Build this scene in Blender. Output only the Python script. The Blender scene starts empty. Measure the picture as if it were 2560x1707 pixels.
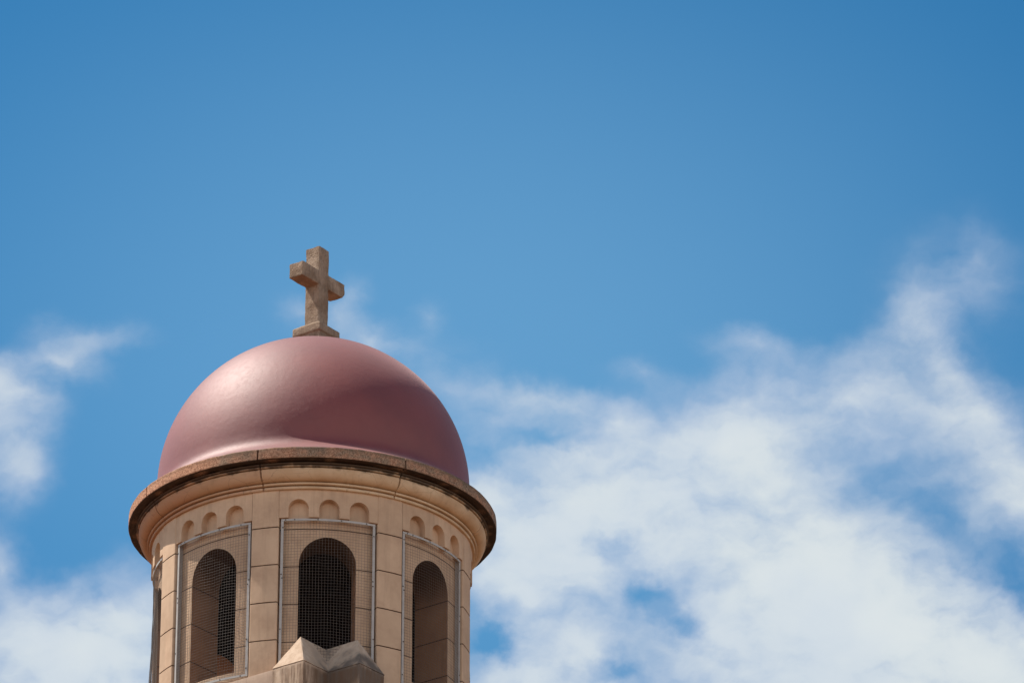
import bpy, bmesh, math, random
from mathutils import Vector, Matrix, noise

R = math.radians
sc = bpy.context.scene
C = sc.collection

# ------------------------------------------------------------------ camera
cam_d = bpy.data.cameras.new('camera')
cam_d.sensor_width = 36.0
cam_d.lens = 200.0
cam_d.clip_start = 0.5
cam_d.clip_end = 5000.0
cam = bpy.data.objects.new('camera', cam_d)
C.objects.link(cam)
_R = Vector((0.99924115, -0.03891684, 0.00161214))
_U = Vector((-0.01825415, -0.43133365, 0.9020078))
_F = Vector((0.03440792, 0.90135274, 0.43171673))
cam.matrix_world = Matrix((
    (_R.x, _U.x, -_F.x, 0.0),
    (_R.y, _U.y, -_F.y, -41.83516464),
    (_R.z, _U.z, -_F.z, 1.65),
    (0, 0, 0, 1)))
sc.camera = cam

# ------------------------------------------------------------------ exposure
sc.view_settings.view_transform = 'Standard'
sc.view_settings.look = 'None'
sc.view_settings.exposure = 1.0
sc.view_settings.gamma = 1.0
sc.view_settings.use_curve_mapping = False
sc.cycles.max_bounces = 10
sc.cycles.diffuse_bounces = 6

# ------------------------------------------------------------------ sun
SUN_AZ, SUN_EL = R(-77.0), R(58.5)          # azimuth from +Y towards +X
SUN_DIR = Vector((math.sin(SUN_AZ) * math.cos(SUN_EL), math.cos(SUN_AZ) * math.cos(SUN_EL), math.sin(SUN_EL)))
sun_d = bpy.data.lights.new('sun', 'SUN')
sun_d.energy = 3.3
sun_d.angle = R(0.53)
sun_d.color = (1.0, 0.95, 0.87)
sun = bpy.data.objects.new('sun', sun_d)
C.objects.link(sun)
sun.rotation_euler = SUN_DIR.to_track_quat('Z', 'Y').to_euler()
sun.location = SUN_DIR * 200


# ------------------------------------------------------------------ node helper
class NT:
    def __init__(self, tree):
        self.t = tree
        tree.nodes.clear()

    def n(self, typ, ins=None, **props):
        nd = self.t.nodes.new(typ)
        for k, v in props.items():
            setattr(nd, k, v)
        if ins:
            for k, v in ins.items():
                s = nd.inputs[k]
                if isinstance(v, bpy.types.NodeSocket):
                    self.t.links.new(v, s)
                else:
                    s.default_value = v
        return nd

    def math(self, op, a, b=None, c=None, clamp=False):
        ins = {0: a}
        if b is not None: ins[1] = b
        if c is not None: ins[2] = c
        return self.n('ShaderNodeMath', ins, operation=op, use_clamp=clamp).outputs[0]

    def mix(self, fac, a, b, blend='MIX'):
        nd = self.n('ShaderNodeMix', data_type='RGBA', blend_type=blend)
        for idx, v in ((0, fac), (6, a), (7, b)):
            s = nd.inputs[idx]
            if isinstance(v, bpy.types.NodeSocket): self.t.links.new(v, s)
            else: s.default_value = v if idx == 0 else (*v, 1.0)
        return nd.outputs[2]

    def ramp(self, fac, lo, hi, a=0.0, b=1.0, smooth=True):
        nd = self.n('ShaderNodeMapRange', {0: fac, 1: lo, 2: hi, 3: a, 4: b})
        nd.interpolation_type = 'SMOOTHSTEP' if smooth else 'LINEAR'
        nd.clamp = True
        return nd.outputs[0]

    def noise(self, vec, scale, detail=4.0, rough=0.55, dist=0.0):
        return self.n('ShaderNodeTexNoise', {'Vector': vec, 'Scale': scale, 'Detail': detail, 'Roughness': rough,
                                             'Distortion': dist}).outputs[0]

    def mapping(self, vec, loc=(0, 0, 0), rot=(0, 0, 0), scale=(1, 1, 1), typ='POINT'):
        return self.n('ShaderNodeMapping', {'Vector': vec, 'Location': loc, 'Rotation': rot, 'Scale': scale},
                      vector_type=typ).outputs[0]


# ------------------------------------------------------------------ world: sky and clouds
world = bpy.data.worlds.new('World')
sc.world = world
world.use_nodes = True
w = NT(world.node_tree)
sky = w.n('ShaderNodeTexSky', sky_type='NISHITA')
sky.sun_disc = False
sky.sun_elevation = SUN_EL
sky.sun_rotation = SUN_AZ % (2 * math.pi)
sky.altitude = 100.0
sky.air_density = 1.0
sky.dust_density = 0.4
sky.ozone_density = 1.6
SKY_TINT = (0.24, 0.86, 1.12)
sky_col = w.mix(1.0, sky.outputs[0], SKY_TINT, 'MULTIPLY')
SKY_K = 0.05                                   # strength of the world background

tc = w.n('ShaderNodeTexCoord')
sep = w.n('ShaderNodeSeparateXYZ', {0: tc.outputs['Generated']})
az = w.math('MULTIPLY', w.math('ARCTAN2', sep.outputs[0], sep.outputs[1]), 180 / math.pi * 0.905)
el = w.math('MULTIPLY', w.math('ARCSINE', sep.outputs[2]), 180 / math.pi)
uv0 = w.n('ShaderNodeCombineXYZ', {0: az, 1: el, 2: 0.0}).outputs[0]
# billow warp: two octaves of drift
wn = w.n('ShaderNodeTexNoise', {'Vector': uv0, 'Scale': 1.3, 'Detail': 4.0, 'Roughness': 0.55}).outputs[1]
wv = w.n('ShaderNodeVectorMath', {0: wn, 1: (0.5, 0.5, 0.5)}, operation='SUBTRACT').outputs[0]
wv = w.n('ShaderNodeVectorMath', {0: wv, 3: 0.46}, operation='SCALE').outputs[0]
uv = w.n('ShaderNodeVectorMath', {0: uv0, 1: wv}, operation='ADD').outputs[0]
wn = w.n('ShaderNodeTexNoise', {'Vector': uv0, 'Scale': 4.2, 'Detail': 4.0, 'Roughness': 0.55}).outputs[1]
wv = w.n('ShaderNodeVectorMath', {0: wn, 1: (0.5, 0.5, 0.5)}, operation='SUBTRACT').outputs[0]
wv = w.n('ShaderNodeVectorMath', {0: wv, 3: 0.14}, operation='SCALE').outputs[0]
uv = w.n('ShaderNodeVectorMath', {0: uv, 1: wv}, operation='ADD').outputs[0]

# cloud masses: (azimuth*0.905, elevation, half width, half height, tilt, density), degrees of sky
CLOUDS = [
    (2.302, 23.623, 2.018, 1.448, 0, 2.60),
    (3.476, 24.098, 2.018, 1.228, 0, 2.00),
    (4.887, 23.157, 2.632, 1.930, -20, 3.40),
    (5.855, 22.479, 2.281, 1.579, 0, 2.80),
    (2.301, 22.091, 1.579, 0.834, 0, 2.40),
    (4.222, 21.989, 2.018, 0.746, 0, 1.80),
    (6.905, 22.054, 1.316, 1.185, 0, 2.00),
    (2.000, 23.097, 1.053, 0.877, 0, 1.50),
    (1.738, 23.972, 0.614, 0.790, 0, 1.20),
    (2.950, 23.314, 1.316, 0.877, 0, 1.00),
    (4.266, 24.613, 1.579, 0.834, 10, 1.50),
    (5.354, 24.590, 2.106, 1.185, 0, 1.00),
    (6.316, 24.781, 1.492, 0.965, -20, 0.95),
    (3.830, 24.620, 1.141, 0.658, 0, 0.80),
    (2.260, 25.003, 1.316, 0.307, -4, 1.40),
    (1.779, 24.761, 0.790, 0.483, 0, 0.80),
    (3.046, 24.759, 1.141, 0.439, 0, 0.80),
    (2.608, 24.454, 1.141, 0.483, 0, 0.70),
    (4.414, 25.553, 0.877, 0.307, -5, 0.85),
    (4.191, 25.359, 0.483, 0.351, 0, 0.45),
    (4.537, 25.134, 1.228, 0.526, 15, 0.85),
    (5.588, 25.197, 1.141, 0.526, 15, 0.75),
    (3.312, 25.217, 0.658, 0.263, -12, 0.60),
    (5.363, 24.940, 0.965, 0.483, 0, 0.60),
    (6.339, 25.436, 1.228, 0.483, -56, 0.95),
    (6.707, 24.767, 1.141, 0.483, -56, 0.90),
    (6.472, 26.088, 1.316, 1.097, 10, 0.60),
    (5.906, 25.581, 1.009, 0.526, 20, 0.50),
    (6.677, 26.299, 0.483, 0.526, 0, 0.30),
    (6.419, 25.215, 0.746, 0.307, -56, 0.25),
    (6.135, 25.881, 0.570, 0.483, 0, 0.45),
    (6.910, 24.410, 1.009, 0.790, -40, 1.00),
    (7.039, 23.837, 0.834, 0.746, 0, 1.70),
    (6.553, 24.117, 0.834, 0.614, 0, 0.60),
    (2.645, 22.571, 1.404, 0.834, 0, 1.60),
    (4.017, 22.560, 1.141, 0.834, 0, 1.60),
    (3.293, 23.071, 0.526, 0.483, -40, -1.00),
    (3.633, 22.761, 0.526, 0.329, -38, -0.85),
    (2.994, 23.489, 0.439, 0.395, -40, -0.55),
    (1.765, 22.528, 0.417, 0.351, -20, -1.30),
    (6.195, 23.735, 0.526, 0.439, -30, -0.80),
    (6.547, 23.352, 0.329, 0.483, 35, -0.75),
    (6.964, 23.032, 0.285, 0.658, 25, -0.85),
    (5.435, 24.369, 1.053, 0.351, -10, -0.45),
    (2.303, 24.608, 0.834, 0.219, -8, -0.75),
    (3.029, 22.286, 0.570, 0.307, 0, -0.90),
    (3.824, 24.138, 0.746, 0.395, -20, -0.30),
    (5.815, 24.009, 0.570, 0.263, -20, -0.35),
    (1.693, 24.366, 0.351, 0.263, 0, -0.40),
    (2.474, 22.878, 0.702, 0.263, 20, -0.25),
    (-2.185, 22.194, 2.457, 1.228, 0, 3.20),
    (-1.779, 22.817, 0.965, 0.790, 0, 1.20),
    (-2.795, 22.564, 1.228, 0.702, 0, 1.10),
    (-3.079, 23.208, 0.483, 0.614, 0, 1.20),
    (-2.553, 22.922, 0.790, 0.395, 0, 0.60),
    (-1.523, 22.869, 0.395, 0.526, 0, 0.60),
    (-3.071, 24.518, 0.834, 1.097, 0, 1.35),
    (-2.897, 25.006, 0.746, 0.614, 0, 1.10),
    (-3.118, 25.084, 0.351, 0.439, 0, 0.90),
    (-2.518, 25.328, 0.790, 0.417, -25, 1.00),
    (-2.241, 25.535, 0.702, 0.329, 15, 0.55),
    (-1.870, 25.548, 0.614, 0.285, 0, 0.25),
    (-2.751, 25.690, 0.483, 0.219, 0, 0.30),
    (-2.860, 24.134, 0.526, 0.746, 0, 0.60),
    (-0.164, 25.857, 0.483, 0.351, 0, 0.60),
    (0.384, 26.020, 0.307, 0.439, -30, 0.70),
    (0.522, 25.605, 0.614, 0.351, 0, 1.00),
    (0.232, 25.842, 0.395, 0.307, 0, 0.50),
    (1.158, 25.832, 0.395, 0.307, 0, 0.45),
    (1.383, 25.198, 0.834, 0.658, 0, 0.60),
    (0.941, 25.501, 0.570, 0.395, 0, 0.35),
]
# paler middle painted into the sky, imitates lens darkening of the corners
mid_pale = w.mapping(uv0, (1.55, 25.2, 0), (0, 0, 0), (9.0, 6.0, 1.0), 'TEXTURE')
mid_pale = w.n('ShaderNodeTexGradient', {0: mid_pale}, gradient_type='SPHERICAL').outputs[1]
mid_pale = w.math('MULTIPLY', w.ramp(mid_pale, 0.0, 0.95), 0.21)
sky_col = w.mix(mid_pale, sky_col, tuple(x * 0.5 / SKY_K for x in (0.45, 0.84, 1.12)))

uvg = w.n('ShaderNodeVectorMath', {0: uv, 1: w.n('ShaderNodeVectorMath', {0: wv, 3: 1.7}, operation='SCALE').outputs[0]}, operation='ADD').outputs[0]
dens, gaps = None, None
for (cu, cv, ru, rv, tilt, wt) in CLOUDS:
    m = w.mapping(uv if wt > 0 else uvg, (cu, cv, 0), (0, 0, R(tilt)), (ru, rv, 1.0), 'TEXTURE')
    g = w.n('ShaderNodeTexGradient', {0: m}, gradient_type='QUADRATIC_SPHERE' if wt > 0 else 'SPHERICAL').outputs[1]
    if wt > 0:
        dens = w.math('MULTIPLY_ADD', g, wt, dens if dens is not None else 0.0)
    else:                                       # a gap that lets the blue through
        k = w.math('SUBTRACT', 1.0, w.math('MINIMUM', w.math('MULTIPLY', w.ramp(g, 0.0, 1.15), -wt), 1.0))
        gaps = k if gaps is None else w.math('MULTIPLY', gaps, k)
dens = w.math('MULTIPLY', dens, gaps)
# scattered fair-weather cloud over the rest of the sky, away from the part seen here
gen = w.noise(tc.outputs['Generated'], 2.2, 6.0, 0.55)
front = w.math('MULTIPLY', w.ramp(sep.outputs[1], 0.25, -0.45), w.ramp(el, 30.0, 13.0))   # unseen low cloud added behind the viewer as front fill
gen = w.ramp(w.math('MULTIPLY_ADD', front, 0.30, gen), 0.54, 0.74, 0.0, 2.4)
far = w.math('MAXIMUM', w.ramp(w.math('ABSOLUTE', w.math('SUBTRACT', az, 2.0)), 7.0, 14.0),
             w.ramp(w.math('ABSOLUTE', w.math('SUBTRACT', el, 25.5)), 5.0, 9.0))
gen = w.math('MULTIPLY', gen, far)
fb = w.noise(w.mapping(uv, (0, 0, 0), (0, 0, R(-32)), (0.75, 1.25, 1.0)), 1.7, 6.0, 0.53)
fb2 = w.noise(w.mapping(uv0, (3.3, 7.1, 2.0)), 0.75, 3.0, 0.5)
tex = w.math('MULTIPLY_ADD', w.math('SUBTRACT', fb, 0.5), 1.85, 1.0)
d = w.math('MULTIPLY', w.math('MAXIMUM', dens, 0.0), w.math('MAXIMUM', tex, 0.0))
d = w.math('ADD', d, w.math('MULTIPLY', w.math('SUBTRACT', fb, 0.52), w.math('MINIMUM', w.math('MAXIMUM', dens, 0.0), 0.5)))
d = w.math('MAXIMUM', w.math('ADD', d, gen), 0.0)
soft = w.math('DIVIDE', w.math('MULTIPLY', d, d), w.math('ADD', d, 0.28))
alpha = w.math('SUBTRACT', 1.0, w.math('EXPONENT', w.math('MULTIPLY', soft, -1.25)))
thick = w.ramp(d, 0.3, 2.4)
cl_a = w.mix(thick, (0.52, 0.60, 0.74), (0.70, 0.755, 0.79))
cl_b = w.mix(w.ramp(fb2, 0.35, 0.65), (0.94, 0.965, 1.0), (1.03, 1.03, 1.01))
cl = w.mix(1.0, cl_a, cl_b, 'MULTIPLY')
cl = w.n('ShaderNodeVectorMath', {0: cl, 3: 0.5 / SKY_K}, operation='SCALE').outputs[0]
cl = w.n('ShaderNodeVectorMath', {0: cl, 3: w.math('MULTIPLY_ADD', front, 1.3, 1.0)}, operation='SCALE').outputs[0]  # brightens the added cloud bank so it fills the shaded side
full = w.mix(alpha, sky_col, cl)
bg = w.n('ShaderNodeBackground', {0: full, 1: SKY_K})
w.n('ShaderNodeOutputWorld', {0: bg.outputs[0]})


# ------------------------------------------------------------------ materials
def material(name):
    m = bpy.data.materials.new(name)
    m.use_nodes = True
    return m, NT(m.node_tree)


def finish(t, col, rough, bump=None, bstr=0.3, bdist=0.01, spec=0.3, metal=0.0, coat=0.0, coat_rough=0.4, tint=(1.0, 1.0, 1.0), sheen=0.0):
    ins = {'Base Color': col if isinstance(col, bpy.types.NodeSocket) else (*col, 1), 'Roughness': rough, 'Metallic': metal,
           'Specular IOR Level': spec, 'Coat Weight': coat, 'Coat Roughness': coat_rough, 'Specular Tint': (*tint, 1.0), 'Sheen Weight': sheen, 'Sheen Roughness': 0.45, 'Sheen Tint': (1.0, 0.72, 0.70, 1.0)}
    if bump is not None:
        b = t.n('ShaderNodeBump', {'Height': bump, 'Strength': bstr, 'Distance': bdist})
        ins['Normal'] = b.outputs[0]
    p = t.n('ShaderNodeBsdfPrincipled', ins)
    t.n('ShaderNodeOutputMaterial', {0: p.outputs[0]})
    return p


PHI = 5.72                     # angle of the bay that faces the viewer most squarely
COURSE0, COURSE = -0.28, 0.3155               # courses of the drum's blockwork (metres below the coping)


def stone_material(name, base, dark, coursed=False, grime=0.3, soot_shade=False):
    m, t = material(name)
    o = t.n('ShaderNodeTexCoord').outputs['Object']
    z = t.n('ShaderNodeSeparateXYZ', {0: o}).outputs[2]
    big = t.noise(o, 2.3, 5.0, 0.6)
    mid = t.noise(o, 14.0, 5.0, 0.6)
    fine = t.noise(o, 130.0, 3.0, 0.6)
    streak = t.noise(t.mapping(o, scale=(16.0, 16.0, 1.6)), 1.0, 4.0, 0.6)
    c = t.mix(t.ramp(big, 0.3, 0.7), dark, base)
    c = t.mix(t.math('MULTIPLY', t.ramp(mid, 0.35, 0.75), 0.35), c, tuple(x * 1.12 for x in base))
    c = t.mix(t.math('MULTIPLY', t.ramp(streak, 0.52, 0.75), grime), c, tuple(x * 0.62 for x in dark))
    c = t.mix(t.math('MULTIPLY', t.ramp(fine, 0.60, 0.78), 0.28), c, tuple(x * 0.6 for x in dark))
    h = t.math('ADD', t.math('MULTIPLY', mid, 0.6), t.math('MULTIPLY', fine, 0.35))
    if coursed:
        wob = t.math('MULTIPLY', t.math('SUBTRACT', mid, 0.5), 0.006)
        k = t.math('DIVIDE', t.math('SUBTRACT', t.math('ADD', z, wob), COURSE0), COURSE)
        fr = t.math('ABSOLUTE', t.math('SUBTRACT', t.math('FRACT', t.math('ADD', k, 0.5)), 0.5))
        joint = t.ramp(fr, 0.0085, 0.0185, 1.0, 0.0)
        joint = t.math('MULTIPLY', joint, t.math('LESS_THAN', z, -0.45))
        # each block has its own slight tone
        sx = t.n('ShaderNodeSeparateXYZ', {0: o})
        ang = t.math('ARCTAN2', sx.outputs[0], t.math('MULTIPLY', sx.outputs[1], -1.0))
        seg = t.math('FLOOR', t.math('DIVIDE', t.math('SUBTRACT', ang, R(PHI - 22.5)), R(22.5)))
        blk = t.n('ShaderNodeTexWhiteNoise', {0: t.n('ShaderNodeCombineXYZ', {0: t.math('FLOOR', k), 1: seg}).outputs[0]}).outputs[0]
        # water runs that start under the cornice
        run = t.noise(t.n('ShaderNodeCombineXYZ', {0: t.math('MULTIPLY', ang, 26.0), 1: t.math('MULTIPLY', z, 1.1)}).outputs[0], 1.0, 5.0, 0.65)
        run = t.math('MULTIPLY', t.ramp(run, 0.50, 0.72), t.ramp(t.math('MULTIPLY_ADD', mid, 0.25, z), -0.75, -0.2))
        c = t.mix(t.math('MULTIPLY', run, 0.25), c, (0.20, 0.12, 0.075))
        blot = t.ramp(t.noise(t.mapping(o, (4.0, 1.0, 2.0)), 5.5, 6.0, 0.65), 0.50, 0.72)
        c = t.mix(t.math('MULTIPLY', blot, 0.34), c, (0.34, 0.20, 0.13))
        c = t.mix(t.math('MULTIPLY', blk, 0.36), c, tuple(x * 0.7 for x in base))
        c = t.mix(t.math('MULTIPLY', joint, 0.9), c, (0.055, 0.03, 0.02))
        h = t.math('SUBTRACT', h, t.math('MULTIPLY', joint, 1.4))
    if soot_shade:                                    # shade under the arch heads, painted into the colour
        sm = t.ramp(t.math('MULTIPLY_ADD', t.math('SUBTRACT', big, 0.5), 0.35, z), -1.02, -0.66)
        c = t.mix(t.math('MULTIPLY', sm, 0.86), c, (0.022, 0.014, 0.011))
    finish(t, c, 0.88, h, 0.35, 0.006, 0.2)
    return m


WALL_B, WALL_D = (0.58, 0.395, 0.26), (0.445, 0.287, 0.183)
M_WALL = stone_material('sandstone render', WALL_B, WALL_D, True)
M_SHAFT = stone_material('tower stone', (0.46, 0.33, 0.24), (0.38, 0.26, 0.185), False, 0.5)


def coping_material():
    m, t = material('granular coping stone')
    o = t.n('ShaderNodeTexCoord').outputs['Object']
    sp = t.n('ShaderNodeSeparateXYZ', {0: o})
    z = sp.outputs[2]
    big = t.noise(o, 1.8, 3.0, 0.55)
    grain = t.noise(o, 95.0, 3.0, 0.75)
    vor = t.n('ShaderNodeTexVoronoi', {'Vector': o, 'Scale': 120.0}).outputs[1]
    g = t.n('ShaderNodeSeparateColor', {0: vor}).outputs[0]
    c = t.mix(t.ramp(g, 0.2, 0.8), (0.30, 0.135, 0.075), (0.55, 0.285, 0.17))
    # grey-green lichen that grows on the side that stays out of the sun
    lich = t.math('ADD', t.math('MULTIPLY', sp.outputs[0], 0.42), t.math('MULTIPLY', t.math('SUBTRACT', big, 0.5), 1.6))
    lich = t.ramp(lich, -0.5, -0.05)
    patch = t.ramp(t.noise(t.mapping(o, scale=(9, 9, 16)), 1.0, 5.0, 0.65), 0.34, 0.62)
    lich = t.math('MULTIPLY', lich, t.math('MULTIPLY_ADD', patch, 0.7, 0.3))
    lc = t.mix(t.ramp(grain, 0.42, 0.6), (0.07, 0.058, 0.042), (0.34, 0.25, 0.17))
    c = t.mix(t.math('MULTIPLY', lich, 0.85), c, lc)
    top = t.math('MULTIPLY', t.ramp(t.math('MULTIPLY_ADD', t.math('SUBTRACT', big, 0.5), 0.05, z), -0.05, -0.012), 0.45)
    c = t.mix(t.math('MULTIPLY', top, t.ramp(grain, 0.35, 0.55)), c, (0.085, 0.068, 0.045))
    c = t.mix(t.math('MULTIPLY', t.ramp(grain, 0.56, 0.70), 0.45), c, (0.045, 0.028, 0.02))
    ang = t.math('ARCTAN2', sp.outputs[0], t.math('MULTIPLY', sp.outputs[1], -1.0))
    run = t.noise(t.n('ShaderNodeCombineXYZ', {0: t.math('MULTIPLY', ang, 34.0), 1: t.math('MULTIPLY', z, 3.0)}).outputs[0], 1.0, 5.0, 0.7)
    c = t.mix(t.math('MULTIPLY', t.ramp(run, 0.52, 0.7), 0.3), c, (0.06, 0.042, 0.03))
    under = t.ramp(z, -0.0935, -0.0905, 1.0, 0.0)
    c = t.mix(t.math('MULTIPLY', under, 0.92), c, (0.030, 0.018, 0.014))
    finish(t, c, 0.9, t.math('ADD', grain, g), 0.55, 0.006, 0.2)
    return m


def cornice_material():
    m, t = material('moulded cornice stone')
    o = t.n('ShaderNodeTexCoord').outputs['Object']
    sp = t.n('ShaderNodeSeparateXYZ', {0: o})
    x, z = sp.outputs[0], sp.outputs[2]
    ang = t.math('ARCTAN2', x, t.math('MULTIPLY', sp.outputs[1], -1.0))
    ring = t.n('ShaderNodeCombineXYZ', {0: t.math('MULTIPLY', ang, 9.0), 1: t.math('MULTIPLY', z, 5.0)}).outputs[0]
    big = t.noise(o, 2.6, 5.0, 0.6)
    mid = t.noise(o, 16.0, 5.0, 0.6)
    fine = t.noise(o, 120.0, 3.0, 0.6)
    c = t.mix(t.ramp(big, 0.32, 0.68), (0.45, 0.29, 0.17), (0.60, 0.44, 0.29))
    # orange bounce light painted into the colour, strongest on the left side
    side = t.ramp(t.math('ADD', t.math('MULTIPLY', x, -0.6), t.math('MULTIPLY', t.math('SUBTRACT', big, 0.5), 1.1)), -0.15, 0.85)
    c = t.mix(t.math('MULTIPLY', side, 0.78), c, (0.32, 0.128, 0.06))
    st = t.noise(ring, 1.6, 6.0, 0.65)
    c = t.mix(t.math('MULTIPLY', t.ramp(st, 0.52, 0.72), 0.38), c, (0.20, 0.115, 0.065))
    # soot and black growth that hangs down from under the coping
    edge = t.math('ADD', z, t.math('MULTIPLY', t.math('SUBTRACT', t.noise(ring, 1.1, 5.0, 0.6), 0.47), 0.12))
    soot_shade = t.ramp(edge, -0.152, -0.120)
    c = t.mix(t.math('MULTIPLY', soot_shade, 0.88), c, (0.022, 0.014, 0.012))
    # hairline cracks
    cr = t.n('ShaderNodeTexVoronoi', {'Vector': t.mapping(t.n('ShaderNodeCombineXYZ', {0: ang, 1: t.math('MULTIPLY', z, 1.3), 2: t.math('MULTIPLY', mid, 0.06)}).outputs[0]),
                                      'Scale': 6.5}, feature='DISTANCE_TO_EDGE').outputs[0]
    crm = t.math('MULTIPLY', t.ramp(cr, 0.0, 0.012, 1.0, 0.0), t.ramp(big, 0.42, 0.6))
    c = t.mix(t.math('MULTIPLY', crm, 0.55), c, (0.09, 0.05, 0.03))
    c = t.mix(t.math('MULTIPLY', t.ramp(fine, 0.62, 0.78), 0.25), c, (0.2, 0.12, 0.07))
    h = t.math('ADD', t.math('MULTIPLY', mid, 0.6), t.math('MULTIPLY', fine, 0.3))
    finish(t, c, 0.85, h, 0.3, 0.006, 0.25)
    return m


def dome_material():
    m, t = material('maroon dome paint')
    o = t.n('ShaderNodeTexCoord').outputs['Object']
    big = t.noise(o, 2.0, 4.0, 0.55)
    mid = t.noise(o, 22.0, 4.0, 0.6)
    fine = t.noise(o, 75.0, 4.0, 0.65)
    v = t.n('ShaderNodeVectorMath', {0: t.n('ShaderNodeTexNoise', {'Vector': o, 'Scale': 26.0, 'Detail': 3.0}).outputs[1], 3: 0.06},
            operation='SCALE').outputs[0]
    v = t.n('ShaderNodeVectorMath', {0: o, 1: v}, operation='ADD').outputs[0]
    wr = t.n('ShaderNodeTexVoronoi', {'Vector': v, 'Scale': 55.0}, feature='DISTANCE_TO_EDGE').outputs[0]
    wr = t.ramp(wr, 0.0, 0.10, 1.0, 0.0)
    wr = t.math('MULTIPLY', wr, t.ramp(mid, 0.45, 0.62))
    c = t.mix(t.ramp(big, 0.3, 0.7), (0.132, 0.013, 0.008), (0.168, 0.019, 0.011))
    c = t.mix(t.math('MULTIPLY', t.ramp(fine, 0.6, 0.75), 0.15), c, (0.34, 0.15, 0.14))
    lump = t.noise(o, 5.5, 3.0, 0.5)
    h = t.math('ADD', t.math('MULTIPLY_ADD', lump, 3.0, t.math('MULTIPLY', wr, 0.55)), t.math('ADD', t.math('MULTIPLY', fine, 0.32), t.math('MULTIPLY', mid, 0.7)))
    finish(t, c, t.math('MULTIPLY_ADD', t.math('SUBTRACT', mid, 0.5), 0.05, 0.62), h, 0.18, 0.004, 1.0, tint=(1.0, 0.91, 0.88), sheen=0.24)
    return m


def cross_material():
    m, t = material('weathered cross stone')
    o = t.n('ShaderNodeTexCoord').outputs['Object']
    big = t.noise(o, 7.0, 5.0, 0.65)
    fine = t.noise(o, 60.0, 5.0, 0.75)
    pit = t.n('ShaderNodeTexVoronoi', {'Vector': o, 'Scale': 75.0}).outputs[0]
    streak = t.noise(t.mapping(o, scale=(40, 40, 5)), 1.0, 4.0, 0.65)
    c = t.mix(t.ramp(big, 0.3, 0.7), (0.22, 0.145, 0.095), (0.37, 0.265, 0.19))
    c = t.mix(t.math('MULTIPLY', t.ramp(streak, 0.45, 0.72), 0.5), c, (0.14, 0.095, 0.065))
    c = t.mix(t.math('MULTIPLY', t.ramp(fine, 0.52, 0.70), 0.6), c, (0.10, 0.062, 0.042))
    h = t.math('ADD', t.math('MULTIPLY', fine, 1.0), t.math('ADD', t.math('MULTIPLY', pit, 0.5), t.math('MULTIPLY', big, 0.6)))
    finish(t, c, 0.93, h, 0.8, 0.008, 0.15)
    return m


def stained_material(name, hi=-1.62, lo=-1.92):
    """pale cast stone with black-grey run-off stains"""
    m, t = material(name)
    o = t.n('ShaderNodeTexCoord').outputs['Object']
    sp = t.n('ShaderNodeSeparateXYZ', {0: o})
    x, z = sp.outputs[0], sp.outputs[2]
    big = t.noise(o, 5.0, 5.0, 0.6)
    mid = t.noise(o, 20.0, 5.0, 0.65)
    fine = t.noise(o, 110.0, 3.0, 0.65)
    streak = t.noise(t.mapping(o, scale=(22, 22, 2.2)), 1.0, 4.0, 0.6)
    c = t.mix(t.ramp(mid, 0.3, 0.7), (0.43, 0.295, 0.20), (0.53, 0.385, 0.275))
    a = t.math('MULTIPLY', t.ramp(t.math('ADD', big, t.math('MULTIPLY', z, -0.9)), 1.95, 2.18), t.ramp(x, -0.04, 0.12))
    c = t.mix(t.math('MULTIPLY', a, 0.85), c, (0.085, 0.066, 0.054))
    b = t.math('MULTIPLY', t.ramp(z, -1.87, -1.845, 1.0, 0.0), t.ramp(streak, 0.32, 0.62))
    b = t.math('MULTIPLY', b, t.ramp(x, -0.32, -0.26))
    c = t.mix(t.math('MULTIPLY', b, 0.82), c, (0.135, 0.078, 0.046))
    c = t.mix(t.math('MULTIPLY', t.ramp(fine, 0.6, 0.76), 0.4), c, (0.16, 0.105, 0.075))
    h = t.math('ADD', t.math('MULTIPLY', mid, 0.7), t.math('MULTIPLY', fine, 0.4))
    finish(t, c, 0.9, h, 0.45, 0.008, 0.2)
    return m


def plain_material(name, col, rough, spec=0.4, metal=0.0, var=0.12):
    m, t = material(name)
    o = t.n('ShaderNodeTexCoord').outputs['Object']
    nz = t.noise(o, 18.0, 4.0, 0.6)
    c = t.mix(t.ramp(nz, 0.3, 0.7), tuple(x * (1 - var) for x in col), tuple(x * (1 + var) for x in col))
    finish(t, c, rough, nz, 0.1, 0.003, spec, metal)
    return m


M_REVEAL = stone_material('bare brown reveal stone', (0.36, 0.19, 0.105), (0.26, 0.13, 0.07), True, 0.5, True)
M_COPING = coping_material()
M_CORNICE = cornice_material()
M_DOME = dome_material()
M_CROSS = cross_material()
M_BUTT = stained_material('stained buttress stone')
M_FRAME = plain_material('weathered aluminium', (0.38, 0.35, 0.32), 0.6, 0.35, 0.0, 0.08)
M_WIRE = plain_material('galvanised wire', (0.125, 0.10, 0.085), 0.5, 0.5)
M_SCREW = plain_material('dull screws', (0.07, 0.055, 0.045), 0.6)
M_SKIRT = plain_material('dark skirt blocker', (0.05, 0.045, 0.045), 0.7, 0.3)  # dark surface of the added skirt under the tower
M_DARK = plain_material('dark interior render', (0.014, 0.010, 0.010), 0.95, 0.05)


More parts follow.
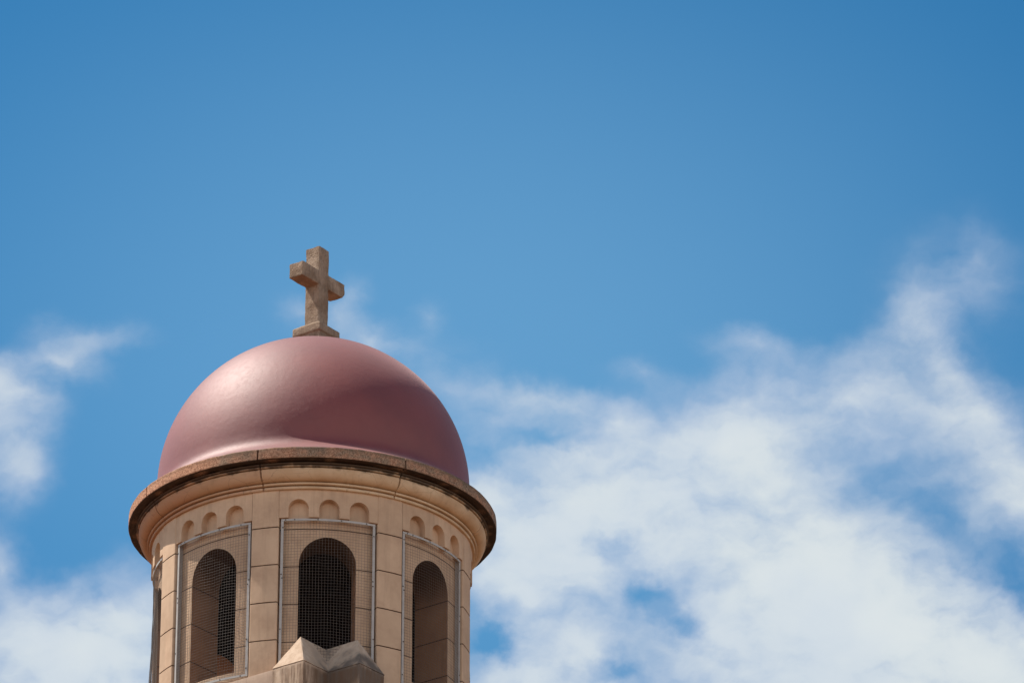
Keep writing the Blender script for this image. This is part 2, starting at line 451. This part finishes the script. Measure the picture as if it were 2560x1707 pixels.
def ground_material():
    m, t = material('paved ground')
    o = t.n('ShaderNodeTexCoord').outputs['Object']
    c = t.mix(t.ramp(t.noise(o, 0.08, 5.0, 0.6), 0.35, 0.65), (0.235, 0.13, 0.072), (0.285, 0.162, 0.09))
    br = t.n('ShaderNodeTexBrick', {'Vector': o, 'Scale': 1.2, 'Mortar Size': 0.012}).outputs[1]
    c = t.mix(t.math('MULTIPLY', br, 0.5), c, (0.16, 0.12, 0.09))
    finish(t, c, 0.92, t.noise(o, 6.0, 5.0, 0.6), 0.3, 0.01, 0.2)
    return m


M_GROUND = ground_material()


# ------------------------------------------------------------------ mesh helpers
ZT = 20.046883591607937        # height of the coping's top edge above the ground
PHI = 5.72                     # angle of the bay that faces the viewer most squarely


def P(th, r, z):
    """point on the drum: th in degrees from the viewer's side, turning right"""
    a = R(th)
    return (r * math.sin(a), -r * math.cos(a), z)


def make(name, verts, faces, mat, parent=None, loc=(0, 0, 0), smooth=None, mats=None, fmat=None):
    me = bpy.data.meshes.new(name)
    bm = bmesh.new()
    vs = [bm.verts.new(v) for v in verts]
    for i, f in enumerate(faces):
        try:
            fc = bm.faces.new([vs[k] for k in f])
            if fmat: fc.material_index = fmat[i]
        except ValueError:
            pass
    bmesh.ops.remove_doubles(bm, verts=bm.verts, dist=1e-5)
    bmesh.ops.recalc_face_normals(bm, faces=bm.faces)
    bm.to_mesh(me)
    bm.free()
    for mm in (mats or [mat]):
        me.materials.append(mm)
    if smooth is not None:
        me.polygons.foreach_set('use_smooth', [True] * len(me.polygons))
        me.set_sharp_from_angle(angle=R(smooth))
    o = bpy.data.objects.new(name, me)
    C.objects.link(o)
    o.parent = parent
    o.location = loc
    return o


class MB:
    def __init__(self):
        self.v, self.f, self.m = [], [], []

    def quad(self, a, b, c, d, m=0):
        k = len(self.v)
        self.v += [a, b, c, d]
        self.f.append((k, k + 1, k + 2, k + 3))
        self.m.append(m)

    def tri(self, a, b, c, m=0):
        k = len(self.v)
        self.v += [a, b, c]
        self.f.append((k, k + 1, k + 2))
        self.m.append(m)

    def grid(self, rows, closed=False, m=0):
        """rows: list of equal-length point lists"""
        k = len(self.v)
        n = len(rows[0])
        for r_ in rows: self.v += r_
        for i in range(len(rows) - 1):
            for j in range(n if closed else n - 1):
                a = k + i * n + j
                b = k + i * n + (j + 1) % n
                self.f.append((a, b, b + n, a + n))
                self.m.append(m)

    def box(self, o, ax, ay, az):
        o, ax, ay, az = map(Vector, (o, ax, ay, az))
        p = [o, o + ax, o + ax + ay, o + ay]
        q = [x + az for x in p]
        k = len(self.v)
        self.v += [tuple(x) for x in p + q]
        for f in ((0, 3, 2, 1), (4, 5, 6, 7), (0, 1, 5, 4), (1, 2, 6, 5), (2, 3, 7, 6), (3, 0, 4, 7)):
            self.f.append(tuple(k + i for i in f))
            self.m.append(0)

    def build(self, name, mat, parent=None, loc=(0, 0, 0), smooth=None, mats=None):
        return make(name, self.v, self.f, mat, parent, loc, smooth, mats, self.m if mats else None)


def lathe(profile, joints=(), depth=0.012, width=0.22, seg=288):
    """revolve a profile of (r, z); joints: angles of open radial joints"""
    th = {}
    for i in range(seg):
        th[round(-180 + 360 * i / seg, 4)] = 0.0
    for j in joints:
        for dd, k in ((-width, 0.0), (-width * 0.6, 1.0), (0, 1.0), (width * 0.6, 1.0), (width, 0.0)):
            th[round(j + dd, 4)] = k
    keys = sorted(th)
    rows = []
    for (r_, z_) in profile:
        rows.append([P(k, max(r_ - depth * th[k], 0.0005), z_) for k in keys])
    return rows


def wob(p, s=1.0, amp=0.004, seed=0.0):
    v = noise.noise_vector(Vector(p) * s + Vector((seed, seed * 1.7, seed * 0.3)))
    return Vector(p) + v * amp


def roughen(o, cuts, scale, amp, bevel=0.0, seg=2, seed=0.0):
    bm = bmesh.new()
    bm.from_mesh(o.data)
    if bevel:
        ed = [e for e in bm.edges if len(e.link_faces) == 2 and e.calc_face_angle(0) > R(25)]
        bmesh.ops.bevel(bm, geom=ed, offset=bevel, segments=seg, profile=0.6, affect='EDGES', clamp_overlap=True)
    for _ in range(6):
        ed = [e for e in bm.edges if e.calc_length() > cuts]
        if not ed: break
        bmesh.ops.subdivide_edges(bm, edges=ed, cuts=1, use_grid_fill=True)
        bmesh.ops.triangulate(bm, faces=[f for f in bm.faces if len(f.verts) > 4])
    bm.normal_update()
    for v in bm.verts:
        q = v.co * scale + Vector((seed, seed, seed))
        k = noise.noise(q) + 0.5 * noise.noise(q * 2.3) + 0.35 * noise.noise(q * 5.1)
        v.co += v.normal * k * amp
    bm.to_mesh(o.data)
    bm.free()
    o.data.polygons.foreach_set('use_smooth', [True] * len(o.data.polygons))
    o.data.set_sharp_from_angle(angle=R(38))


# ------------------------------------------------------------------ the tower
tower = bpy.data.objects.new('bell_tower', None)
tower.empty_display_size = 2.0
C.objects.link(tower)
tower['label'] = 'sandstone church bell tower with round arcaded drum and maroon dome topped by a stone cross'
tower['category'] = 'church tower'
UP = (0, 0, ZT)

RP, RW, RI = 1.286, 1.222, 0.905              # pilaster face, recessed wall face, inside face
PIL = 4.92                                    # half angle of a pilaster
BAY = 22.5 - PIL                              # half angle of a bay
Z_TOP, Z_FRZ, Z_BOT = -0.285, -0.517, -2.40
HW, Z_SPR, Z_SILL = 0.224, -0.885, -1.745     # arched opening: half width, springing, sill

# ---- drum: recessed wall with eight deep arched openings
mb = MB()
for k in range(8):
    c = PHI + 45 * k
    cn = Vector((math.sin(R(c)), -math.cos(R(c)), 0))          # bay normal
    ct = Vector((math.cos(R(c)), math.sin(R(c)), 0))           # bay tangent

    def on(s, z, r_):
        """point of the cylinder of radius r_ at chord offset s"""
        return tuple(cn * math.sqrt(r_ * r_ - s * s) + ct * s + Vector((0, 0, z)))

    N = 22
    Z_SPR = -0.885 if abs((c + 180) % 360 - 180) < 100 else -1.16
    ss = [-HW * math.cos(math.pi * i / N) for i in range(N + 1)]
    arch = [Z_SPR + math.sqrt(max(HW * HW - s * s, 0)) for s in ss]
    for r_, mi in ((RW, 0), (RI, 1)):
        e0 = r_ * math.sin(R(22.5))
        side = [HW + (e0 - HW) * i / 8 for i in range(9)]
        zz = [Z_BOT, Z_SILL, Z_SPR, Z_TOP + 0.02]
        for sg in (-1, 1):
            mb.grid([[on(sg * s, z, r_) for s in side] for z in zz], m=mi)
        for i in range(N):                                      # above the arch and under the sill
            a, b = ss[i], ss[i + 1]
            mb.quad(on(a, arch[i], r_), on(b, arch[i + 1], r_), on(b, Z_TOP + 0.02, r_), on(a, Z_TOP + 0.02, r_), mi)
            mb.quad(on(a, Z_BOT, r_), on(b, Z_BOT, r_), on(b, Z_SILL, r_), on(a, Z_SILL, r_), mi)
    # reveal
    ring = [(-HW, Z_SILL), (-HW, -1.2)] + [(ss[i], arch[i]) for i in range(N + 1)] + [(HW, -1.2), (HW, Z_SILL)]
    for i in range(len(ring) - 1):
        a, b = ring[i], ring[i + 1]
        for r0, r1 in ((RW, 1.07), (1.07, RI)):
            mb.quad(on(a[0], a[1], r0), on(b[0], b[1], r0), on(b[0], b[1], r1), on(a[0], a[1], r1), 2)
    for i in range(N):
        a, b = ss[i], ss[i + 1]
        mb.quad(on(a, Z_SILL, RW), on(b, Z_SILL, RW), on(b, Z_SILL - 0.0, RI), on(a, Z_SILL, RI), 0)
# floor and ceiling inside
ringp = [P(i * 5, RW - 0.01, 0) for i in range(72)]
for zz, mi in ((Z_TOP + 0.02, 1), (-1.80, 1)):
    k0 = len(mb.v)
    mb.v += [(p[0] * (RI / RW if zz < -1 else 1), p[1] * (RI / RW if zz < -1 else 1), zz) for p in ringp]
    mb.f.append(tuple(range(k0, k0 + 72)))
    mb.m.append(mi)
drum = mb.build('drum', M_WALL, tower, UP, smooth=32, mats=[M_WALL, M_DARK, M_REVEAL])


# ---- pilasters between the bays
def pilaster(c):
    ch = 0.25                                                   # chamfer angle
    prof = [(c - PIL, RW - 0.02), (c - PIL, RP - 0.006), (c - PIL + ch, RP)]
    prof += [(c - PIL + ch + (2 * PIL - 2 * ch) * i / 7, RP) for i in range(1, 7)]
    prof += [(c + PIL - ch, RP), (c + PIL, RP - 0.006), (c + PIL, RW - 0.02)]
    rows, z = [], Z_BOT
    zs = [(Z_TOP + 0.015, 0)]
    k = 1
    while True:
        zj = COURSE0 - COURSE * k
        if zj < Z_BOT + 0.1: break
        zs += [(zj + 0.0048, 0), (zj + 0.0030, 1), (zj - 0.0030, 1), (zj - 0.0048, 0)]
        k += 1
    zs.append((Z_BOT, 0))
    m = MB()
    m.grid([[P(a, r_ - 0.007 * g if r_ > RW else r_, z) for (a, r_) in prof] for z, g in zs])
    return m


# ---- three-arched frieze over each bay
A_HALF, A_STEP, A_SPR = 0.0795, 10.78, -0.4425


def frieze(c):
    m = MB()
    h = math.degrees(A_HALF / RP)
    cols = [(-BAY + 0.02, None)]
    n = 16
    for q in (-1, 0, 1):
        for i in range(n + 1):
            x = -math.cos(math.pi * i / n)
            if i in (0, n):
                cols.append((q * A_STEP + x * h, None if i == 0 else A_SPR))
                cols.append((q * A_STEP + x * h, A_SPR if i == 0 else None))
            else:
                cols.append((q * A_STEP + x * h, A_SPR + A_HALF * math.sqrt(1 - x * x)))
    cols.append((BAY - 0.02, None))
    rf = RP - 0.0045
    for i in range(len(cols) - 1):
        (a, za), (b, zb) = cols[i], cols[i + 1]
        if abs(a - b) < 1e-9:                                  # jamb of a small arch
            z1 = za if za is not None else zb
            m.quad(P(c + a, rf, Z_FRZ), P(c + a, rf, z1), P(c + a, RW - 0.01, z1), P(c + a, RW - 0.01, Z_FRZ))
            continue
        sub = 4 if za is None else 1
        for j in range(sub):
            a0, b0 = a + (b - a) * j / sub, a + (b - a) * (j + 1) / sub
            z0 = Z_FRZ if za is None else za
            z1 = Z_FRZ if zb is None else zb
            m.quad(P(c + a0, rf, z0), P(c + b0, rf, z1), P(c + b0, rf, Z_TOP + 0.015), P(c + a0, rf, Z_TOP + 0.015))
            m.quad(P(c + a0, rf, z0), P(c + b0, rf, z1), P(c + b0, RW - 0.01, z1), P(c + a0, RW - 0.01, z0))
    return m


hid = MB()                                                     # the bays on the far side stay inside the drum's own mesh
for k in range(8):
    cp = PHI + 22.5 + 45 * k
    cb = PHI + 45 * k
    ap = (cp + 180) % 360 - 180
    ab = (cb + 180) % 360 - 180
    if abs(ap) < 112:
        pilaster(cp).build('pilaster', M_WALL, drum, smooth=30)
    else:
        q = pilaster(cp)
        off = len(hid.v); hid.v += q.v; hid.f += [tuple(i + off for i in f) for f in q.f]
    if abs(ab) < 100:
        frieze(cb).build('arched_frieze', M_WALL, drum, smooth=30)
    else:
        q = frieze(cb)
        off = len(hid.v); hid.v += q.v; hid.f += [tuple(i + off for i in f) for f in q.f]
bm = bmesh.new()
bm.from_mesh(drum.data)
vv = [bm.verts.new(v) for v in hid.v]
for f in hid.f:
    try: bm.faces.new([vv[i] for i in f])
    except ValueError: pass
bm.to_mesh(drum.data)
bm.free()


# ---- wire screens
F_HALF, F_TOP, F_BOT = 16.92, -0.524, -1.812
FW = 0.020                                                     # width of the frame strip
R_F = 1.268


def strip(m, a0, a1, z0, z1, r0, r1, n):
    """curved bar between angles a0..a1, heights z0..z1, radii r0..r1"""
    A = [a0 + (a1 - a0) * i / n for i in range(n + 1)]
    m.grid([[P(a, r_, z) for a in A] for (r_, z) in ((r0, z0), (r1, z0), (r1, z1), (r0, z1), (r0, z0))])
    for a in (a0, a1):
        m.quad(P(a, r0, z0), P(a, r1, z0), P(a, r1, z1), P(a, r0, z1))


def screen(c, bulge, seed):
    rnd = random.Random(seed)
    m = MB()
    fa = math.degrees(FW / R_F)
    sway = 0.0015
    strip(m, c - F_HALF, c + F_HALF, F_TOP - FW * 0.82, F_TOP, R_F - 0.007, R_F + sway, 18)
    strip(m, c - F_HALF, c + F_HALF, F_BOT, F_BOT + FW * 0.82, R_F - 0.007, R_F + sway, 18)
    for a in (c - F_HALF, c + F_HALF - fa):
        strip(m, a, a + fa, F_BOT + FW * 0.82 + 0.001, F_TOP - FW * 0.82 - 0.001, R_F - 0.0065, R_F + 0.0005, 2)
        # return lip of the angle section
        b = a if a < c else a + fa - 0.12
        strip(m, b, b + 0.12, F_BOT, F_TOP, RW + 0.004, R_F - 0.0075, 1)
    # screw heads sunk in the strips
    s = m
    spots = [(c - F_HALF + fa * 0.55 + rnd.uniform(-.25, .25), z + rnd.uniform(-.01, .01)) for z in (-0.60, -0.98, -1.02, -1.45, -1.72)]
    spots += [(c + F_HALF - fa * 0.55 + rnd.uniform(-.25, .25), z + rnd.uniform(-.01, .01)) for z in (-0.62, -1.0, -1.05, -1.5, -1.74)]
    spots += [(c + q + rnd.uniform(-.4, .4), F_TOP - FW * 0.4) for q in (-15, -12.5, -4, 4.5, 13.5)]
    spots += [(c + q + rnd.uniform(-.4, .4), F_BOT + FW * 0.4) for q in (-12, -3, 6, 14)]
    for (a, z) in spots:
        pts = [P(a + math.degrees(0.0052 * math.cos(t * math.pi / 4) / R_F), R_F + 0.0035, z + 0.0052 * math.sin(t * math.pi / 4)) for t in range(8)]
        low = [P(a + math.degrees(0.0062 * math.cos(t * math.pi / 4) / R_F), R_F + 0.0008, z + 0.0062 * math.sin(t * math.pi / 4)) for t in range(8)]
        s.grid([low, pts], closed=True, m=1)
        k0 = len(s.v); s.v += pts; s.f.append(tuple(range(k0, k0 + 8))); s.m.append(1)
    fr = m.build('wire_screen', M_FRAME, tower, UP, smooth=30, mats=[M_FRAME, M_SCREW])
    # the wires themselves
    wm = MB()
    h = F_HALF - fa * 0.5
    zt_, zb_ = F_TOP - FW * 0.5, F_BOT + FW * 0.5
    pitch = 0.0238
    nv = int(2 * h / math.degrees(pitch / R_F))
    nh = int((zt_ - zb_) / pitch)
    wr = 0.001

    def rad(a, z):
        e = max(0.0, 1 - ((a - c) / h) ** 2) * max(0.0, 1 - ((2 * z - zt_ - zb_) / (zt_ - zb_)) ** 2)
        q = noise.noise(Vector((a * 0.18, z * 3.1, seed))) * 0.012 + noise.noise(Vector((a * 0.5, z * 7.0, seed + 5))) * 0.004
        low = math.exp(-((z + 1.50) / 0.28) ** 2)
        return R_F - 0.010 + e * q + bulge * e ** 0.5 * low

    def zw(a, z):
        e = max(0.0, 1 - ((a - c) / h) ** 2) * max(0.0, 1 - ((2 * z - zt_ - zb_) / (zt_ - zb_)) ** 2)
        return z + e * noise.noise(Vector((a * 0.12, z * 2.0, seed + 9))) * 0.009

    for i in range(1, nv):
        a = c - h + 2 * h * i / nv
        rows = []
        for j in range(25):
            z = zb_ + (zt_ - zb_) * j / 24
            r_ = rad(a, z)
            da = math.degrees(wr / R_F)
            rows.append([P(a - da, r_, zw(a, z)), P(a, r_ + wr, zw(a, z)), P(a + da, r_, zw(a, z)), P(a, r_ - wr, zw(a, z))])
        wm.grid(rows, closed=True)
    for i in range(1, nh):
        z = zb_ + (zt_ - zb_) * i / nh
        rows = []
        for j in range(19):
            a = c - h + 2 * h * j / 18
            r_ = rad(a, z) + wr * 1.6
            z2 = zw(a, z)
            rows.append([P(a, r_, z2 - wr), P(a, r_ + wr, z2), P(a, r_, z2 + wr), P(a, r_ - wr, z2)])
        wm.grid(rows, closed=True)
    wm.build('wire_mesh', M_WIRE, fr, smooth=80)
    return fr


for k, (bg_, sd) in {0: (0.004, 3.1), -1: (0.006, 11.7), 1: (0.004, 23.3), -2: (0.010, 31.9), 2: (0.006, 47.2)}.items():
    screen(PHI + 45 * k, bg_, sd)

# ---- cornice and coping
JO = [-17.35, 29.1, 74.6, -63.5, -109.5, 120.5, 166.5, -155.5]
B0 = RP
prof = [(RW - 0.05, Z_TOP), (B0 + 0.015, Z_TOP), (B0 + 0.0185, Z_TOP + 0.004), (B0 + 0.0185, Z_TOP + 0.020), (B0 + 0.016, Z_TOP + 0.022),
        (B0 - 0.004, Z_TOP + 0.0225), (B0 - 0.004, Z_TOP + 0.031), (B0 + 0.031, Z_TOP + 0.031), (B0 + 0.0345, Z_TOP + 0.034), (B0 + 0.0345, Z_TOP + 0.047), (B0 + 0.032, Z_TOP + 0.0485),
        (B0 + 0.012, Z_TOP + 0.049), (B0 + 0.012, Z_TOP + 0.0575), (B0 + 0.034, Z_TOP + 0.0575)]
for i in range(1, 15):
    a = math.pi / 2 * i / 14
    prof.append((B0 + 0.034 + 0.071 * math.sin(a), Z_TOP + 0.0575 + 0.082 * (1 - math.cos(a))))
zt = Z_TOP + 0.1395
prof += [(B0 + 0.102, zt + 0.002), (B0 + 0.090, zt + 0.0025), (B0 + 0.090, zt + 0.008), (B0 + 0.113, zt + 0.008), (B0 + 0.116, zt + 0.011), (B0 + 0.116, zt + 0.019), (B0 + 0.113, zt + 0.022),
         (B0 + 0.104, zt + 0.0225), (B0 + 0.104, zt + 0.027), (B0 + 0.124, zt + 0.027), (B0 + 0.127, zt + 0.029), (B0 + 0.127, zt + 0.036), (B0 + 0.123, zt + 0.038), (B0 + 0.100, zt + 0.039),
         (B0 + 0.100, zt + 0.056), (RW - 0.05, zt + 0.056)]
mb = MB()
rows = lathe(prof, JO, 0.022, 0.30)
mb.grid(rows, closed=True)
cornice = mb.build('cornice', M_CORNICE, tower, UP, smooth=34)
prof = [(B0 + 0.090, -0.0925), (1.452, -0.0935), (1.460, -0.0965), (1.470, -0.0955), (1.4745, -0.090), (1.4752, -0.05), (1.4748, -0.010), (1.471, -0.003), (1.463, 0.0005), (1.42, 0.004), (1.30, 0.006)]
dense = [prof[0]]
for a, b in zip(prof[:-1], prof[1:]):
    n = 5 if abs(a[1] - b[1]) > 0.03 else 1
    for i in range(1, n + 1):
        dense.append((a[0] + (b[0] - a[0]) * i / n, a[1] + (b[1] - a[1]) * i / n))
mb = MB()
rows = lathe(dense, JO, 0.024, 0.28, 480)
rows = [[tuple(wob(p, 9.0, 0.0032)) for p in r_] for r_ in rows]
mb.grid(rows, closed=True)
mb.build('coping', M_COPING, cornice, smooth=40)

# ---- dome with its flared skirt
RD, ZD, HD = 1.2568, 0.2718, 1.2485
prof = [(1.456, -0.004), (1.452, 0.007), (1.440, 0.014)]
# straight haunch then a concave sweep up into the wall of the dome
prof += [(1.410, 0.031), (1.380, 0.049), (1.350, 0.068), (1.322, 0.087), (1.299, 0.106), (1.281, 0.128), (1.268, 0.152), (1.2605, 0.178), (1.2575, 0.205)]
for i in range(0, 91, 2):
    a = R(i)
    prof.append((max(RD * math.cos(a), 0.0), ZD + HD * math.sin(a)))
mb = MB()
mb.grid(lathe(prof, (), 0, 0, 256), closed=True)
mb.build('dome', M_DOME, tower, UP, smooth=60)

# ---- cross on its pedestal
AL = R(38.2138)
ca = Vector((math.sin(AL), math.cos(AL), 0))                   # along the arms
cn = Vector((math.cos(AL), -math.sin(AL), 0))                  # front face
o0 = Vector((-0.0008, -0.02, 0))
HWc, HDc, LA = 0.0669, 0.0687, 0.2817
zs0, z1, z2, z3 = 1.722, 2.0760, 2.2029, 2.4246
outl = [(-HWc, zs0), (HWc, zs0), (HWc, z1), (LA - 0.026, z1), (LA, z1 + 0.034), (LA, z2), (HWc, z2), (HWc, z3), (-HWc, z3), (-HWc, z2), (-LA, z2), (-LA, z1), (-HWc, z1)]
verts, n = [], len(outl)
for d_ in (HDc, -HDc):
    verts += [tuple(o0 + ca * u + cn * d_ + Vector((0, 0, z))) for u, z in outl]
faces = [(0, 1, 2, 12), (2, 3, 4, 5, 6), (6, 7, 8, 9), (9, 10, 11, 12), (12, 2, 6, 9)]
faces = faces + [tuple(i + n for i in reversed(f)) for f in faces] + [(i, (i + 1) % n, (i + 1) % n + n, i + n) for i in range(n)]
cross = make('cross', verts, faces, M_CROSS, tower, UP)
cross['label'] = 'weathered grey-brown stone cross on top of the dome'
roughen(cross, 0.022, 16.0, 0.0035, 0.007, 2, 3.0)
mb = MB()
BW, BD = 0.1337, 0.1396


def sq(u, v, z):
    return [tuple(o0 + ca * a * u + cn * b * v + Vector((0, 0, z))) for a, b in ((-1, -1), (1, -1), (1, 1), (-1, 1))]


lv = [(BW - .012, BD - .012, 1.44), (BW - .012, BD - .012, 1.618), (BW, BD, 1.626), (BW, BD, 1.690), (HWc + .02, HDc + .02, 1.726), (HWc - .01, HDc - .01, 1.728)]
mb.grid([sq(*l) for l in lv], closed=True)
k0 = len(mb.v); mb.v += sq(*lv[-1]); mb.f.append((k0, k0 + 1, k0 + 2, k0 + 3)); mb.m.append(0)
k0 = len(mb.v); mb.v += sq(*lv[0]); mb.f.append((k0 + 3, k0 + 2, k0 + 1, k0)); mb.m.append(0)
ped = mb.build('pedestal', M_CROSS, cross)
roughen(ped, 0.022, 18.0, 0.004, 0.006, 2, 9.0)

# ---- square shaft with a notched corner, corner buttress, side parapet
A_, W_, T_, ZE, HI, HH, PB = 1.260, 0.306, 0.303, -1.842, 0.145, 0.281, 5.99
n1 = Vector((math.sin(R(PB - 45)), -math.cos(R(PB - 45)), 0))
n2 = Vector((math.sin(R(PB + 45)), -math.cos(R(PB + 45)), 0))


def S(u, v, z):
    return tuple(n1 * u + n2 * v + Vector((0, 0, z)))


def prism(m, poly, z0, z1):
    n = len(poly)
    k = len(m.v)
    m.v += [S(u, v, z0) for u, v in poly] + [S(u, v, z1) for u, v in poly]
    for i in range(n):
        m.f.append((k + i, k + (i + 1) % n, k + n + (i + 1) % n, k + n + i)); m.m.append(0)
    m.f.append(tuple(k + n + i for i in range(n))); m.m.append(0)
    m.f.append(tuple(k + i for i in reversed(range(n)))); m.m.append(0)


q = A_ - W_
r0 = q - T_
Lp = [(A_, q), (q, q), (q, A_), (r0, A_), (r0, r0), (A_, r0)]
mb = MB()
prism(mb, Lp, -2.6, ZE)
butt = mb.build('corner_buttress', M_BUTT, tower, UP)
roughen(butt, 0.04, 18.0, 0.0014, 0.003, 1, 5.0)
# hipped ridge cap wrapping the re-entrant corner
e = 0.004
rm = r0 + T_ / 2
za, zr = ZE + 0.0015, ZE + HH
pt = {'A': S(A_ + e, r0 - e, za), 'C': S(A_ + e, q + e, za), 'G': S(q + e, q + e, za), 'H': S(q + e, A_ + e, za), 'F': S(r0 - e, A_ + e, za), 'K': S(r0 - e, r0 - e, za),
      'B': S(A_ - HI, rm, zr), 'D': S(rm, rm, zr - 0.004), 'E': S(rm, A_ - HI, zr)}
mb = MB()
mb.tri(pt['A'], pt['C'], pt['B'])
mb.quad(pt['C'], pt['G'], pt['D'], pt['B'])
mb.quad(pt['G'], pt['H'], pt['E'], pt['D'])
mb.tri(pt['H'], pt['F'], pt['E'])
mb.quad(pt['F'], pt['K'], pt['D'], pt['E'])
mb.quad(pt['K'], pt['A'], pt['B'], pt['D'])
mb.quad(pt['A'], pt['K'], pt['G'], pt['C'])
mb.quad(pt['K'], pt['F'], pt['H'], pt['G'])
cap = mb.build('buttress_cap', M_BUTT, butt)
roughen(cap, 0.025, 22.0, 0.0014, 0.0025, 1, 8.0)

mb = MB()
prism(mb, [(A_ - 0.003, r0 - 0.001), (A_ - 0.17, r0 - 0.001), (A_ - 0.17, -A_), (A_ - 0.003, -A_)], -2.55, ZE - 0.002)
par = mb.build('parapet', M_SHAFT, tower, UP)
roughen(par, 0.06, 6.0, 0.003, 0.008, 2, 2.0)

a = A_ - 0.006
mb = MB()
prism(mb, [(a, q - .004), (q - .004, q - .004), (q - .004, a), (-a, a), (-a, -a), (a, -a)], -4.2, -2.35)
b = 3.2                                                        # unseen wider stage, added to carry the bounce-blocking roof
prism(mb, [(b, b), (-b, b), (-b, -b), (b, -b)], -ZT, -4.6)
for zc in (-8.0, -13.0):                                       # string courses
    e1 = b + 0.07
    prism(mb, [(e1, e1), (-e1, e1), (-e1, -e1), (e1, -e1)], zc - 0.16, zc)
e1 = b + 0.15
prism(mb, [(e1, e1), (-e1, e1), (-e1, -e1), (e1, -e1)], -ZT, -ZT + 1.1)
e1, e0 = b + 0.2, a - 0.02  # added skirt roof, out of view, cuts light bounced up from the ground
for u0, v0, u1, v1 in ((1, 1, -1, 1), (-1, 1, -1, -1), (-1, -1, 1, -1), (1, -1, 1, 1)):
    mb.quad(S(u0 * e1, v0 * e1, -4.62), S(u1 * e1, v1 * e1, -4.62), S(u1 * e0, v1 * e0, -4.0), S(u0 * e0, v0 * e0, -4.0), 1)
mb.build('tower_shaft_and_blocker', M_SHAFT, tower, UP, mats=[M_SHAFT, M_SKIRT])

# ------------------------------------------------------------------ ground
g = MB()
ringv = []
rs = [0.0, 6.0, 20.0, 60.0, 200.0, 800.0, 3000.0]
g.grid([[(r_ * math.cos(i * math.pi / 32), r_ * math.sin(i * math.pi / 32), 0.0) for i in range(64)] for r_ in rs[1:]], closed=True)
k0 = len(g.v)
g.v += [(6.0 * math.cos(i * math.pi / 32), 6.0 * math.sin(i * math.pi / 32), 0.0) for i in range(64)]
g.f.append(tuple(range(k0, k0 + 64)))
g.m.append(0)
ground = g.build('ground', M_GROUND)
ground['kind'] = 'structure'
ground['label'] = 'sandy paved ground around the foot of the tower'
